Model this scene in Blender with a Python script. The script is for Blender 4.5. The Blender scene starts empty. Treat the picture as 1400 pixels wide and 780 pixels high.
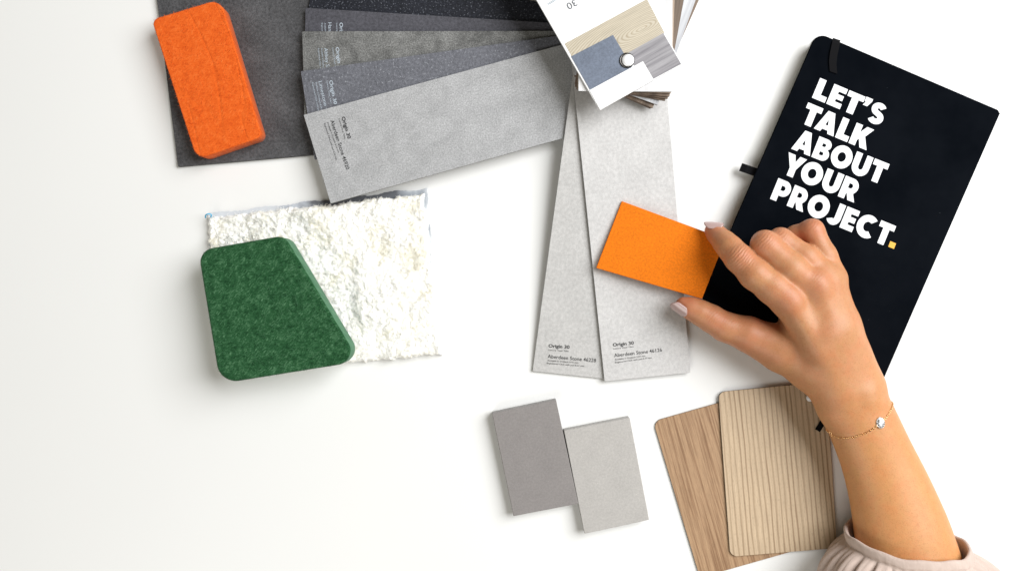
import bpy, math, random
import numpy as np
from mathutils import Vector
from mathutils.bvhtree import BVHTree
random.seed(7); rng = np.random.default_rng(7)
PX = 0.0005            # one unit of layout = half a millimetre
H = 1100.0             # camera height in layout units (0.55 m)
scene = bpy.context.scene
C = scene.collection

# ------------------------------------------------------------ camera, world, lights
cam_d = bpy.data.cameras.new('camera'); cam = bpy.data.objects.new('camera', cam_d); C.objects.link(cam)
cam.location = (0, 0, H * PX); cam.rotation_euler = (0, 0, 0)
cam_d.sensor_width = 36; cam_d.lens = 36 * (H * PX) / (1400 * PX)
cam_d.clip_start = 0.01; cam_d.clip_end = 50
scene.camera = cam
w = bpy.data.worlds.new('World'); scene.world = w; w.use_nodes = True
bgn = w.node_tree.nodes['Background']; bgn.inputs[0].default_value = (1.0, 0.91, 0.70, 1); bgn.inputs[1].default_value = 0.15

def area(name, loc, size, power, col, target=(0, 0, 0)):
    d = bpy.data.lights.new(name, 'AREA'); d.shape = 'RECTANGLE'; d.size = size[0]; d.size_y = size[1]
    d.energy = power; d.color = col
    o = bpy.data.objects.new(name, d); C.objects.link(o); o.location = loc
    o.rotation_euler = (Vector(target) - Vector(loc)).to_track_quat('-Z', 'Y').to_euler()
    return o
area('window_light', (1.08, 0.50, 1.18), (1.25, 1.25), 47, (0.985, 0.99, 1.0), (0.1, 0, 0))
area('fill_light', (-0.60, -1.15, 1.15), (0.9, 0.9), 9.5, (1.0, 0.98, 0.94))
scene.view_settings.view_transform = 'Standard'; scene.view_settings.look = 'None'
scene.view_settings.exposure = 0.0; scene.view_settings.gamma = 1

# ------------------------------------------------------------ helpers
def W(px, py, z):
    """layout point (photo x, photo y, height) -> position in layout units"""
    s = (H - z) / H
    return ((px - 700) * s, (390 - py) * s, z)

def build(name, verts, faces, mat, parent=None, origin=None, smooth=False, uvs=None, props=None, mats=None, fmat=None):
    v = np.asarray(verts, dtype=np.float64) * PX
    if parent is not None: org = Vector(parent['_o'])
    else: org = Vector(origin) * PX if origin is not None else Vector((v[:, 0].mean(), v[:, 1].mean(), v[:, 2].min()))
    v = v - np.array(org)
    me = bpy.data.meshes.new(name)
    if isinstance(faces, np.ndarray) and faces.ndim == 2:
        n, k = faces.shape
        me.vertices.add(len(v)); me.vertices.foreach_set('co', v.astype(np.float32).ravel())
        me.loops.add(n * k); me.loops.foreach_set('vertex_index', faces.astype(np.int32).ravel())
        me.polygons.add(n); me.polygons.foreach_set('loop_start', np.arange(0, n * k, k, dtype=np.int32))
        me.update(calc_edges=True); me.validate()
    else:
        me.from_pydata([tuple(p) for p in v], [], faces)
    if uvs is not None:
        uvl = me.uv_layers.new(name='UVMap'); li = np.zeros(len(me.loops), dtype=np.int32)
        me.loops.foreach_get('vertex_index', li)
        uvl.data.foreach_set('uv', np.asarray(uvs, dtype=np.float32)[li].ravel())
    if mats:
        for m in mats: me.materials.append(m)
        me.polygons.foreach_set('material_index', fmat)
    else: me.materials.append(mat)
    if smooth: me.polygons.foreach_set('use_smooth', [True] * len(me.polygons))
    me.update()
    o = bpy.data.objects.new(name, me); C.objects.link(o); o['_o'] = tuple(org)
    if parent is not None: o.parent = parent
    else: o.location = org
    for k_, v_ in (props or {}).items(): o[k_] = v_
    return o

def thing(name, label, cat, origin, group=None):
    o = bpy.data.objects.new(name, None); C.objects.link(o); o.empty_display_size = 0.01
    org = tuple(Vector(origin) * PX); o.location = org; o['_o'] = org
    o['label'] = label; o['category'] = cat
    if group: o['group'] = group
    return o
def tag(o, label, cat, group=None):
    o['label'] = label; o['category'] = cat
    if group: o['group'] = group
    return o

def plane_fit(pts):
    A = np.array([[p[0], p[1], 1] for p in pts]); b = np.array([p[2] for p in pts])
    return np.linalg.lstsq(A, b, rcond=None)[0]      # z as a function of photo x, y

def rounded(corners, radii, inset=0.0, nseg=8):
    """outline of a convex polygon with rounded corners; inset shrinks it"""
    n = len(corners); cs = [Vector(c[:2]) for c in corners]
    ar = sum(cs[i].x * cs[(i + 1) % n].y - cs[(i + 1) % n].x * cs[i].y for i in range(n)); sgn = 1 if ar > 0 else -1
    lines = []
    for i in range(n):
        d = (cs[(i + 1) % n] - cs[i]).normalized(); nrm = Vector((-d.y, d.x)) * sgn
        lines.append((cs[i] + nrm * inset, d, nrm))
    out = []
    for i in range(n):
        p0, d0, n0 = lines[i - 1]; p1, d1, n1 = lines[i]
        cr = d0.x * d1.y - d0.y * d1.x
        t = ((p1 - p0).x * d1.y - (p1 - p0).y * d1.x) / cr
        c = p0 + d0 * t; r = max(radii[i] - inset, 0.15)
        ang = d0.angle(d1); tl = r * math.tan(ang / 2)
        a = c - d0 * tl; ctr = a + n0 * r
        a0 = math.atan2(-n0.y, -n0.x); a1 = math.atan2(-n1.y, -n1.x); da = a1 - a0
        while da > math.pi: da -= 2 * math.pi
        while da < -math.pi: da += 2 * math.pi
        for k in range(nseg + 1):
            th = a0 + da * k / nseg
            out.append((ctr.x + math.cos(th) * r, ctr.y + math.sin(th) * r))
    return out

def slab(name, corners, thick, mat, parent=None, radii=1.0, bevel=0.5, bseg=3, nseg=6, side_mat=None, zfun=None, wob=0.0, dense=None, **kw):
    """flat piece from 4+ photo corners with heights (top face), given thickness, rounded corners and edges"""
    if not isinstance(radii, (list, tuple)): radii = [radii] * len(corners)
    pl = plane_fit(corners); zf = lambda x, y: pl[0] * x + pl[1] * y + pl[2]
    prof = [(0.0, -thick)] if bevel >= thick * 0.4 else [(bevel * .5, -thick), (0.0, -thick + bevel * .5)]
    for k in range(bseg + 1):
        a = math.pi / 2 * k / bseg
        prof.append((bevel * (1 - math.cos(a)), -bevel + bevel * math.sin(a)))
    c0 = Vector(corners[0][:2]); ux = (Vector(corners[1][:2]) - c0).normalized(); uy = Vector((-ux.y, ux.x))
    V = []; UV = []; F = []; fm = []
    ntot = None
    for ins, dz in prof:
        ring = rounded(corners, radii, ins, nseg)
        ntot = len(ring)
        for (x, y) in ring:
            zt = zf(x, y); wx = W(x, y, zt)
            V.append((wx[0], wx[1], wx[2] + dz))
            q = Vector((x, y)) - c0; UV.append((q.dot(ux) / 100, q.dot(uy) / 100 + (dz / 100)))
    for r in range(len(prof) - 1):
        for i in range(ntot):
            j = (i + 1) % ntot
            F.append((r * ntot + i, r * ntot + j, (r + 1) * ntot + j, (r + 1) * ntot + i)); fm.append(0 if r >= len(prof) - 1 - bseg else 1)
    b = (len(prof) - 1) * ntot
    F.append(tuple(range(b, b + ntot))); fm.append(0)
    F.append(tuple(reversed(range(ntot)))); fm.append(1)
    # orientation: photo y points down, so clockwise photo outline is counter-clockwise seen from above
    ar = sum(V[b + i][0] * V[b + (i + 1) % ntot][1] - V[b + (i + 1) % ntot][0] * V[b + i][1] for i in range(ntot))
    if ar < 0: F = [tuple(reversed(f)) for f in F]
    mats = [mat, side_mat or mat]
    o = build(name, V, F, mat, parent, uvs=UV, mats=mats, fmat=fm, **kw)
    me = o.data
    sm = [len(p.vertices) == 4 for p in me.polygons]; me.polygons.foreach_set('use_smooth', sm)
    o['_pl'] = list(pl)
    return o

# ------------------------------------------------------------ materials
class NT:
    def __init__(s, name, rough=0.6, spec=0.5):
        s.m = bpy.data.materials.new(name); s.m.use_nodes = True; s.t = s.m.node_tree
        s.b = s.t.nodes['Principled BSDF']; s.b.inputs['Roughness'].default_value = rough
        s.b.inputs['Specular IOR Level'].default_value = spec
    def n(s, ty, **kw):
        nd = s.t.nodes.new(ty)
        for k, v in kw.items():
            if k.startswith('i_'):
                key = k[2:].replace('_', ' '); nd.inputs[key].default_value = v
            else: setattr(nd, k, v)
        return nd
    def l(s, a, b): s.t.links.new(a, b)
    def uv(s, sx=1, sy=1, obj=False, rot=0):
        tc = s.n('ShaderNodeTexCoord'); mp = s.n('ShaderNodeMapping'); mp.inputs['Scale'].default_value = (sx, sy, 1 if not obj else sx)
        src = tc.outputs['Object' if obj else 'UV']
        if rot:
            m0 = s.n('ShaderNodeMapping'); m0.inputs['Rotation'].default_value = (0, 0, rot); s.l(src, m0.inputs['Vector']); src = m0.outputs[0]
        s.l(src, mp.inputs['Vector']); return mp.outputs[0]
    def noise(s, vec, scale, detail=4, rough=0.6, dist=0.0):
        nd = s.n('ShaderNodeTexNoise'); nd.inputs['Scale'].default_value = scale; nd.inputs['Detail'].default_value = detail
        nd.inputs['Roughness'].default_value = rough; nd.inputs['Distortion'].default_value = dist; s.l(vec, nd.inputs['Vector']); return nd.outputs['Fac']
    def ramp(s, fac, stops, interp='LINEAR'):
        r = s.n('ShaderNodeValToRGB'); cr = r.color_ramp; cr.interpolation = interp
        while len(cr.elements) < len(stops): cr.elements.new(0.5)
        for e, (p, c) in zip(cr.elements, stops):
            e.position = p; e.color = (*c, 1) if len(c) == 3 else c
        s.l(fac, r.inputs['Fac']); return r.outputs['Color']
    def mix(s, a, b, fac, mode='MIX'):
        m = s.n('ShaderNodeMix', data_type='RGBA', blend_type=mode)
        for sock, v in ((m.inputs[0], fac), (m.inputs[6], a), (m.inputs[7], b)):
            if hasattr(v, 'is_linked') or hasattr(v, 'links'): s.l(v, sock)
            elif isinstance(v, (int, float)): sock.default_value = v
            else: sock.default_value = (*v, 1)
        return m.outputs[2]
    def math(s, op, a, b=0.0):
        m = s.n('ShaderNodeMath', operation=op)
        for sock, v in ((m.inputs[0], a), (m.inputs[1], b)):
            if isinstance(v, (int, float)): sock.default_value = v
            else: s.l(v, sock)
        return m.outputs[0]
    def col(s, c):
        if isinstance(c, (tuple, list)): s.b.inputs['Base Color'].default_value = (*c, 1)
        else: s.l(c, s.b.inputs['Base Color'])
    def bump(s, h, strength=0.3, dist=0.0005, prev=None):
        b = s.n('ShaderNodeBump'); b.inputs['Strength'].default_value = strength; b.inputs['Distance'].default_value = dist
        s.l(h, b.inputs['Height'])
        if prev is not None: s.l(prev, b.inputs['Normal'])
        s.l(b.outputs[0], s.b.inputs['Normal']); return b.outputs[0]

def plain(name, c, rough=0.6, spec=0.5, metal=0.0, var=0.0):
    m = NT(name, rough, spec); m.b.inputs['Metallic'].default_value = metal
    if var:
        f = m.noise(m.uv(1, 1, True), 900, 3)
        m.col(m.ramp(f, [(0.3, tuple(x * (1 - var) for x in c)), (0.7, tuple(min(1, x * (1 + var)) for x in c))]))
    else: m.col(c)
    return m.m

def sc(c, k): return tuple(min(1.0, x * k) for x in c)

def stone(name, c, coarse=0.18, fine=0.22, bump=0.25, speck=None, scale=1.0, tint=None):
    m = NT(name, 0.6, 0.2); u = m.uv()
    a = m.noise(u, 2.2 * scale, 5, 0.65, 0.6); b = m.noise(u, 26 * scale, 5, 0.75); d = m.noise(u, 90, 2, 0.5)
    ca = m.ramp(a, [(0.36, sc(c, 1 - coarse)), (0.64, sc(tint or c, 1 + coarse))])
    cb = m.ramp(b, [(0.38, (1 - fine,) * 3), (0.62, (1 + fine * .7,) * 3)])
    cc = m.mix(ca, cb, 1.0, 'MULTIPLY')
    cd = m.ramp(d, [(0.35, (1 - fine * .7,) * 3), (0.65, (1.0 + fine * .3,) * 3)])
    cc = m.mix(cc, cd, 1.0, 'MULTIPLY')
    if speck:
        v = m.noise(u, speck[1], 3, 0.6); k = m.ramp(v, [(speck[2], (0, 0, 0)), (speck[2] + 0.05, (1, 1, 1))])
        cc = m.mix(cc, speck[0], k)
    m.col(cc)
    h = m.noise(u, 30 * scale, 4, 0.7); m.bump(h, bump, 0.0006)
    return m.m

def wood(name, light, dark, lines=9.0, contrast=1.0, horizontal=False, fine=0.25, sharp=(0.42, 0.62)):
    """grain runs along v; dark growth lines across u"""
    m = NT(name, 0.5, 0.35)
    u = m.uv(1, 0.022) if not horizontal else m.uv(0.035, 1)
    a = m.noise(u, lines, 2.0, 0.55, 0.25)
    lin = m.ramp(a, [(sharp[0], light), (sharp[1], dark)])
    u2 = m.uv(1, 0.03) if not horizontal else m.uv(0.03, 1)
    b = m.noise(u2, lines * 7, 3, 0.7)
    f = m.ramp(b, [(0.3, (1 - fine,) * 3), (0.7, (1.05,) * 3)])
    u3 = m.uv(1, 0.3) if not horizontal else m.uv(0.3, 1)
    c = m.noise(u3, 1.4, 3, 0.5); g = m.ramp(c, [(0.3, (0.88,) * 3), (0.7, (1.06,) * 3)])
    cc = m.mix(m.mix(lin, f, 1.0, 'MULTIPLY'), g, 1.0, 'MULTIPLY'); m.col(cc)
    m.bump(b, 0.25, 0.0003)
    return m.m

def ribbed_wood(name, light, dark):
    """tight straight veneer: narrow dark lines at uneven spacing"""
    m = NT(name, 0.45, 0.35); u = m.uv()
    wv = m.n('ShaderNodeTexWave', wave_type='BANDS', bands_direction='X', wave_profile='SIN')
    wv.inputs['Scale'].default_value = 4.5; wv.inputs['Distortion'].default_value = 0.0
    warp = m.noise(m.uv(1.0, 0.12), 3.5, 3, 0.55)
    ws = m.math('MULTIPLY', m.math('SUBTRACT', warp, 0.5), 0.11)
    sep = m.n('ShaderNodeSeparateXYZ'); m.l(u, sep.inputs[0]); cmb = m.n('ShaderNodeCombineXYZ')
    m.l(m.math('ADD', sep.outputs[0], ws), cmb.inputs[0]); m.l(sep.outputs[1], cmb.inputs[1]); m.l(cmb.outputs[0], wv.inputs['Vector'])
    line = m.ramp(wv.outputs['Fac'], [(0.0, dark), (0.18, tuple((a + b) / 2 for a, b in zip(light, dark))), (0.46, light)])
    amt = m.ramp(m.noise(m.uv(1, 0.05), 6, 2, 0.5), [(0.36, (0.30,) * 3), (0.62, (0.85,) * 3)])
    base = m.mix(light, line, amt)
    fn = m.noise(m.uv(1, 0.03), 80, 3, 0.7); f = m.ramp(fn, [(0.3, (0.80,) * 3), (0.7, (1.06,) * 3)])
    pores = m.noise(m.uv(1, 0.12), 160, 2, 0.6); pf = m.ramp(pores, [(0.3, (0.72,) * 3), (0.42, (1,) * 3)])
    m.col(m.mix(m.mix(base, f, 1.0, 'MULTIPLY'), pf, 1.0, 'MULTIPLY')); m.bump(fn, 0.25, 0.0003)
    return m.m

def felt(name, lo, mid, hi, crease=False):
    m = NT(name, 0.95, 0.15); u = m.uv()
    m.b.inputs['Sheen Weight'].default_value = 0.06
    tot = None
    for i, (ang, sx, sy) in enumerate(((0.5, 1, .22), (-0.7, 1, .25), (1.35, 1, .22), (2.2, 1, .3))):
        mp = m.uv(sx, sy, rot=ang); f = m.noise(mp, 60, 2, 0.5, 0.5)
        tot = f if tot is None else m.math('MAXIMUM', tot, f) if i % 2 else m.math('ADD', m.math('MULTIPLY', tot, .5), m.math('MULTIPLY', f, .5))
    cl = m.noise(u, 7, 4, 0.6)
    mixf = m.math('ADD', m.math('MULTIPLY', tot, 0.75), m.math('MULTIPLY', cl, 0.32))
    m.col(m.ramp(mixf, [(0.46, lo), (0.59, mid), (0.74, hi)]))
    nb = m.bump(tot, 0.55, 0.0006)
    nb = m.bump(m.noise(u, 7, 3, 0.5), 0.22, 0.0012, nb)
    if crease:
        cr = m.noise(m.uv(1, 0.16, rot=0.10), 2.3, 1, 0.5, 0.3)
        r = m.ramp(cr, [(0.44, (1,) * 3), (0.465, (0,) * 3), (0.49, (1,) * 3)])
        m.bump(r, 0.22, 0.001, nb)
    return m.m

def board(name, c, fl=0.07, speck=True):
    m = NT(name, 0.8, 0.25); u = m.uv()
    a = m.noise(u, 34, 4, 0.8); b = m.noise(u, 4, 3, 0.6)
    cc = m.mix(m.ramp(a, [(0.4, sc(c, 1 - fl)), (0.6, sc(c, 1 + fl))]), m.ramp(b, [(0.3, (0.95,) * 3), (0.7, (1.03,) * 3)]), 1.0, 'MULTIPLY')
    if speck:
        v = m.n('ShaderNodeTexVoronoi'); v.inputs['Scale'].default_value = 16; m.l(u, v.inputs['Vector'])
        k = m.ramp(v.outputs['Distance'], [(0.05, (1, 1, 1)), (0.09, (0, 0, 0))])
        rsel = m.math('GREATER_THAN', m.noise(u, 9, 1), 0.56)
        cc = m.mix(cc, sc(c, 1.45), m.math('MULTIPLY', k, rsel))
        v2 = m.n('ShaderNodeTexVoronoi'); v2.inputs['Scale'].default_value = 11; m.l(m.uv(1.1, 1.3, rot=.4), v2.inputs['Vector'])
        k2 = m.ramp(v2.outputs['Distance'], [(0.03, (1, 1, 1)), (0.06, (0, 0, 0))])
        cc = m.mix(cc, sc(c, 0.45), m.math('MULTIPLY', k2, m.math('GREATER_THAN', m.noise(u, 6, 1), 0.58)))
    m.col(cc); m.bump(a, 0.3, 0.0003)
    return m.m

def mat_table():
    m = NT('white_laminate', 0.38, 0.35); u = m.uv(1, 1, True)
    a = m.noise(u, 3, 3, 0.5)
    m.col(m.ramp(a, [(0.3, (0.805, 0.81, 0.80)), (0.7, (0.83, 0.835, 0.825))]))
    m.bump(m.noise(u, 700, 2, 0.5), 0.03, 0.0002)
    return m.m
M_table = mat_table()
M_white = plain('white_card', (0.86, 0.865, 0.87), 0.35, 0.4)
M_black_edge = plain('dark_core', (0.05, 0.045, 0.04), 0.7)
M_brown_edge = plain('brown_core', (0.12, 0.085, 0.065), 0.7, var=0.3)
M_grey_edge = plain('grey_core', (0.20, 0.195, 0.185), 0.7)
M_ink = plain('black_ink', (0.02, 0.02, 0.022), 0.5)
M_ink_grey = plain('grey_ink', (0.10, 0.11, 0.13), 0.5)
M_ink_blue = plain('blue_grey_ink', (0.25, 0.34, 0.42), 0.5)
M_ink_pale = plain('pale_blue_ink', (0.46, 0.53, 0.60), 0.5)

# ------------------------------------------------------------ table
build('table', [(-2400, -2000, 0), (2400, -2000, 0), (2400, 2000, 0), (-2400, 2000, 0), (-2400, -2000, -50), (2400, -2000, -50), (2400, 2000, -50), (-2400, 2000, -50)],
      [(0, 1, 2, 3), (7, 6, 5, 4), (0, 4, 5, 1), (1, 5, 6, 2), (2, 6, 7, 3), (3, 7, 4, 0)], M_table, origin=(0, 0, 0), props={'kind': 'structure'})

# ------------------------------------------------------------ writing
def put_flat(name, me, fit, mat, parent, zf, lift=0.35):
    """fit maps mesh x,y to photo x,y; the print lies on the sheet whose height is zf"""
    V = []
    for v in me.vertices:
        x, y = fit(v.co.x, v.co.y); p = W(x, y, zf(x, y)); V.append((p[0], p[1], p[2] + lift))
    F = [tuple(p.vertices) for p in me.polygons]
    if F:
        a, b, c = [Vector(V[i]) for i in F[0][:3]]
        if (b - a).cross(c - a).z < 0: F = [tuple(reversed(f)) for f in F]
    o = build(name, V, F, mat, parent); bpy.data.meshes.remove(me); return o

def curve_to_mesh(cu):
    t = bpy.data.objects.new('temporary', cu); C.objects.link(t)
    dg = bpy.context.evaluated_depsgraph_get(); me = bpy.data.meshes.new_from_object(t.evaluated_get(dg))
    bpy.data.objects.remove(t); bpy.data.curves.remove(cu); return me

def line_fit(p0, p1, width, cap, me_w):
    d = Vector((p1[0] - p0[0], p1[1] - p0[1])); L = d.length; u = d / L; up = Vector((u.y, -u.x))
    sx = L / me_w
    return lambda x, y: (p0[0] + u.x * x * sx + up.x * y * cap, p0[1] + u.y * x * sx + up.y * y * cap)

def write(txt, p0, p1, cap, mat, parent, pl, bold=0.0, name='lettering'):
    cu = bpy.data.curves.new('t', 'FONT'); cu.body = txt; cu.size = 1.0; cu.offset = bold; cu.resolution_u = 3
    me = curve_to_mesh(cu); xs = [v.co.x for v in me.vertices]; x0, x1 = min(xs), max(xs)
    for v in me.vertices: v.co.x -= x0; v.co.y /= 0.72
    return put_flat(name, me, line_fit(p0, p1, 0, cap, x1 - x0), mat, parent, lambda x, y: pl[0] * x + pl[1] * y + pl[2])

def arc(cx, cy, rx, ry, a0, a1, n=14):
    return [(cx + rx * math.cos(math.radians(a0 + (a1 - a0) * i / n)), cy + ry * math.sin(math.radians(a0 + (a1 - a0) * i / n))) for i in range(n + 1)]
def stroke(pts, wd, n=8):
    P = [Vector(p) for p in pts]; P = [P[0] * 2 - P[1]] + P + [P[-1] * 2 - P[-2]]; cl = []
    for i in range(1, len(P) - 2):
        for k in range(n):
            t = k / n; a, b, c, d = P[i - 1:i + 3]
            cl.append(0.5 * ((2 * b) + (c - a) * t + (2 * a - 5 * b + 4 * c - d) * t * t + (3 * b - a - 3 * c + d) * t ** 3))
    cl.append(P[-2]); L = []; R = []
    for i, p in enumerate(cl):
        d = (cl[min(i + 1, len(cl) - 1)] - cl[max(i - 1, 0)]).normalized(); nn = Vector((-d.y, d.x))
        L.append(tuple(p + nn * wd / 2)); R.append(tuple(p - nn * wd / 2))
    return L + R[::-1]
G = {
 'L': (.60, [[(0,0),(.60,0),(.60,.27),(.31,.27),(.31,1),(0,1)]]),
 'E': (.64, [[(0,0),(.64,0),(.64,.25),(.31,.25),(.31,.38),(.60,.38),(.60,.62),(.31,.62),(.31,.75),(.64,.75),(.64,1),(0,1)]]),
 'T': (.76, [[(.225,0),(.535,0),(.535,.73),(.76,.73),(.76,1),(0,1),(0,.73),(.225,.73)]]),
 "'": (.30, [[(.02,1.03),(.33,1.03),(.33,.90),(.20,.62),(.00,.62),(.08,.80),(.02,.80)]]),
 'S': (.72, [stroke(arc(.37,.70,.20,.185,28,235,8) + arc(.35,.305,.22,.19,52,-150,8), .265, 3)]),
 'A': (.98, [[(0,0),(.31,0),(.355,.14),(.625,.14),(.67,0),(.98,0),(.66,1),(.32,1)], [(.42,.36),(.56,.36),(.49,.62)]]),
 'K': (.88, [[(0,0),(.31,0),(.31,.27),(.37,.36),(.54,0),(.90,0),(.60,.55),(.87,1),(.53,1),(.31,.66),(.31,1),(0,1)]]),
 'B': (.78, [[(0,0)] + arc(.46,.29,.32,.29,-90,62,12) + arc(.43,.735,.30,.265,-30,90,12) + [(0,1)],
             [(.29,.22)] + arc(.42,.30,.07,.08,-90,90,8) + [(.29,.38)], [(.29,.62)] + arc(.40,.695,.07,.075,-90,90,8) + [(.29,.77)]]),
 'O': (1.04, [arc(.52,.5,.52,.53,0,360,36)[:-1], arc(.52,.5,.20,.225,0,360,28)[:-1]]),
 'U': (.86, [[(0,1)] + arc(.43,.41,.43,.43,180,360,18) + [(.86,1),(.55,1)] + arc(.43,.41,.12,.14,360,180,10) + [(.31,1)]]),
 'Y': (.86, [[(.275,0),(.585,0),(.585,.38),(.90,1),(.56,1),(.44,.69),(.31,1),(-.04,1),(.275,.38)]]),
 'R': (.84, [[(0,0),(.31,0),(.31,.27),(.35,.27),(.49,0),(.84,0),(.645,.335)] + arc(.43,.645,.345,.355,-48,90,14) + [(0,1)],
             [(.30,.53)] + arc(.41,.64,.10,.11,-90,90,8) + [(.30,.75)]]),
 'P': (.78, [[(0,0),(.31,0),(.31,.28)] + arc(.43,.64,.345,.36,-90,90,16) + [(0,1)], [(.30,.53)] + arc(.41,.64,.10,.11,-90,90,8) + [(.30,.75)]]),
 'J': (.60, [[(.29,1),(.60,1)] + arc(.255,.34,.345,.37,0,-150,16) + arc(.235,.34,.055,.09,-130,0,8)]),
 'C': (.94, [arc(.52,.5,.52,.53,48,312,26) + arc(.52,.5,.20,.225,305,55,20)]),
}
def glyph_line(txt, gap):
    cu = bpy.data.curves.new('g', 'CURVE'); cu.dimensions = '2D'; cu.fill_mode = 'BOTH'; x = 0.0
    for i, ch in enumerate(txt):
        adv, outs = G[ch]
        for o in outs:
            s = cu.splines.new('POLY'); s.points.add(len(o) - 1); s.use_cyclic_u = True
            for p, q in zip(s.points, o): p.co = (x + q[0], q[1], 0, 1)
        nx = txt[i + 1] if i + 1 < len(txt) else ''
        kern = {'TA': -.14, "T'": -.06, 'AL': -.0, "'S": .0, 'AB': .0, 'UT': 0, 'CT': 0, 'YO': -.08, 'LK': 0}.get(ch + nx, 0)
        x += adv + gap + kern
    return curve_to_mesh(cu), x - gap

# ------------------------------------------------------------ dark tile
M_slate = stone('dark_slate', (0.092, 0.093, 0.098), 0.22, 0.34, 0.9, scale=1.0)
dark_tile = slab('stone_tile', [(190, -190, 6), (440, -200, 6), (470, 208, 6), (243, 228, 6)], 6, M_slate, radii=2, bevel=1.0, side_mat=M_black_edge)
tag(dark_tile, 'large charcoal stone tile lying under the bright orange felt block', 'tile')

# ------------------------------------------------------------ swatch fan
PIV = (851, 92)
fan = thing('swatch_fan', 'riveted fan of long flooring samples in greys and wood with white cover card', 'sample deck', W(851, 92, 0))
M_navy = stone('navy_speckled', (0.018, 0.02, 0.028), 0.2, 0.4, 0.5, speck=((0.13, 0.14, 0.165), 38, 0.60))
M_purple = stone('charcoal_grey', (0.085, 0.085, 0.10), 0.08, 0.3, 0.3)
M_taupe = stone('taupe_concrete', (0.192, 0.194, 0.19), 0.30, 0.48, 0.3, scale=1.9)
M_gblue = stone('blue_grey_stone', (0.15, 0.155, 0.178), 0.1, 0.25, 0.9, speck=((0.27, 0.28, 0.31), 28, 0.60))
M_ab = stone('pale_concrete', (0.42, 0.425, 0.433), 0.085, 0.26, 0.25, scale=1.8)
M_ab2 = stone('light_concrete', (0.52, 0.515, 0.505), 0.05, 0.12, 0.15, scale=0.8)
M_ab3 = stone('whitish_concrete', (0.58, 0.575, 0.57), 0.05, 0.11, 0.15, scale=0.8)
M_oakw = wood('whitewashed_oak', (0.74, 0.74, 0.745), (0.64, 0.64, 0.65), 6, fine=0.08)
M_greyw = wood('pale_grey_wood', (0.68, 0.70, 0.73), (0.50, 0.51, 0.54), 7, fine=0.18)
M_brownw = wood('brown_wood', (0.26, 0.19, 0.14), (0.12, 0.085, 0.06), 8)
M_peach = wood('beige_wood', (0.62, 0.50, 0.40), (0.42, 0.31, 0.23), 8)
TH = 3.3
def strip(corners, mat, edge, label):
    s = slab('swatch', corners, TH, mat, fan, radii=0.8, bevel=0.35, bseg=2, nseg=2, side_mat=edge); s['label'] = label; return s
s_navy = strip([(432, -62, 10), (901, 38, 5), (884, 161, 5), (415, 60, 10)], M_navy, M_black_edge, 'navy black sample strip with white flecks')
s_pur = strip([(417.5, 10.8, 13.8), (897, 40, 9), (889, 157, 9), (415.5, 134, 13.8)], M_purple, M_black_edge, 'plain charcoal sample strip')
s_tau = strip([(413, 43, 17.6), (893, 42, 13), (893, 154, 13), (416.5, 167, 17.6)], M_taupe, M_black_edge, 'mottled taupe sample strip')
s_gbl = strip([(411, 97.4, 21.4), (885, 32, 17), (901, 149, 17), (430, 218, 21.4)], M_gblue, M_black_edge, 'blue grey sample strip with rough grain')
s_920 = strip([(415, 157, 25.4), (875, 32, 21), (909, 150, 21), (452, 278, 25.4)], M_ab, M_grey_edge, 'pale grey sample strip numbered 46920')
s_228 = strip([(728, 507, 4), (790, 50, 36), (918, 62, 36), (845, 519.3, 4)], M_ab2, M_black_edge, 'light grey sample strip numbered 46228')
s_126 = strip([(826.5, 521, 8.2), (777, 45, 40.3), (905, 45, 40.3), (944, 509, 8.2)], M_ab3, M_black_edge, 'palest grey sample strip numbered 46126')
def upper(angle, ztop, mat, edge, label, px=855, py=86, hw=64, back=39, length=440):
    a = math.radians(angle); ax = Vector((math.sin(a), -math.cos(a))); r = Vector((math.cos(a), math.sin(a))); p = Vector((px, py))
    e = p - ax * back; f = p + ax * length
    pts = [e - r * hw, e + r * hw, f + r * hw, f - r * hw]
    return strip([(q.x, q.y, ztop) for q in pts], mat, edge, label)
zt = 43.8
for ang, m, e, hw, lab in ((24.0, M_brownw, M_brown_edge, 57, 'brown wood sample tilted furthest right'), (22.2, M_brownw, M_brown_edge, 58, 'brown wood sample second from the right tilt'),
                       (20.0, M_greyw, M_brown_edge, 61, 'pale grey wood sample'), (10.5, M_brownw, M_brown_edge, 63, 'brown wood sample'), (7.5, M_brownw, M_brown_edge, 64, 'brown wood sample'),
                       (4.5, M_brownw, M_brown_edge, 64, 'brown wood sample'), (2.2, M_peach, M_brown_edge, 64, 'beige wood sample'), (0.4, M_oakw, M_grey_edge, 64, 'whitewashed oak sample')):
    upper(ang, zt, m, e, lab, hw=hw, back=43 if ang > 21 else 41 if 4 < ang < 12 else 39); zt += 3.6
zc = zt
cover = slab('cover_card', [(820, 151, zc), (932, 87.5, zc), (721, -311, zc), (594, -242, zc)], 2.6, M_white, fan, radii=1.0, bevel=0.5, bseg=2, nseg=2)
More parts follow.
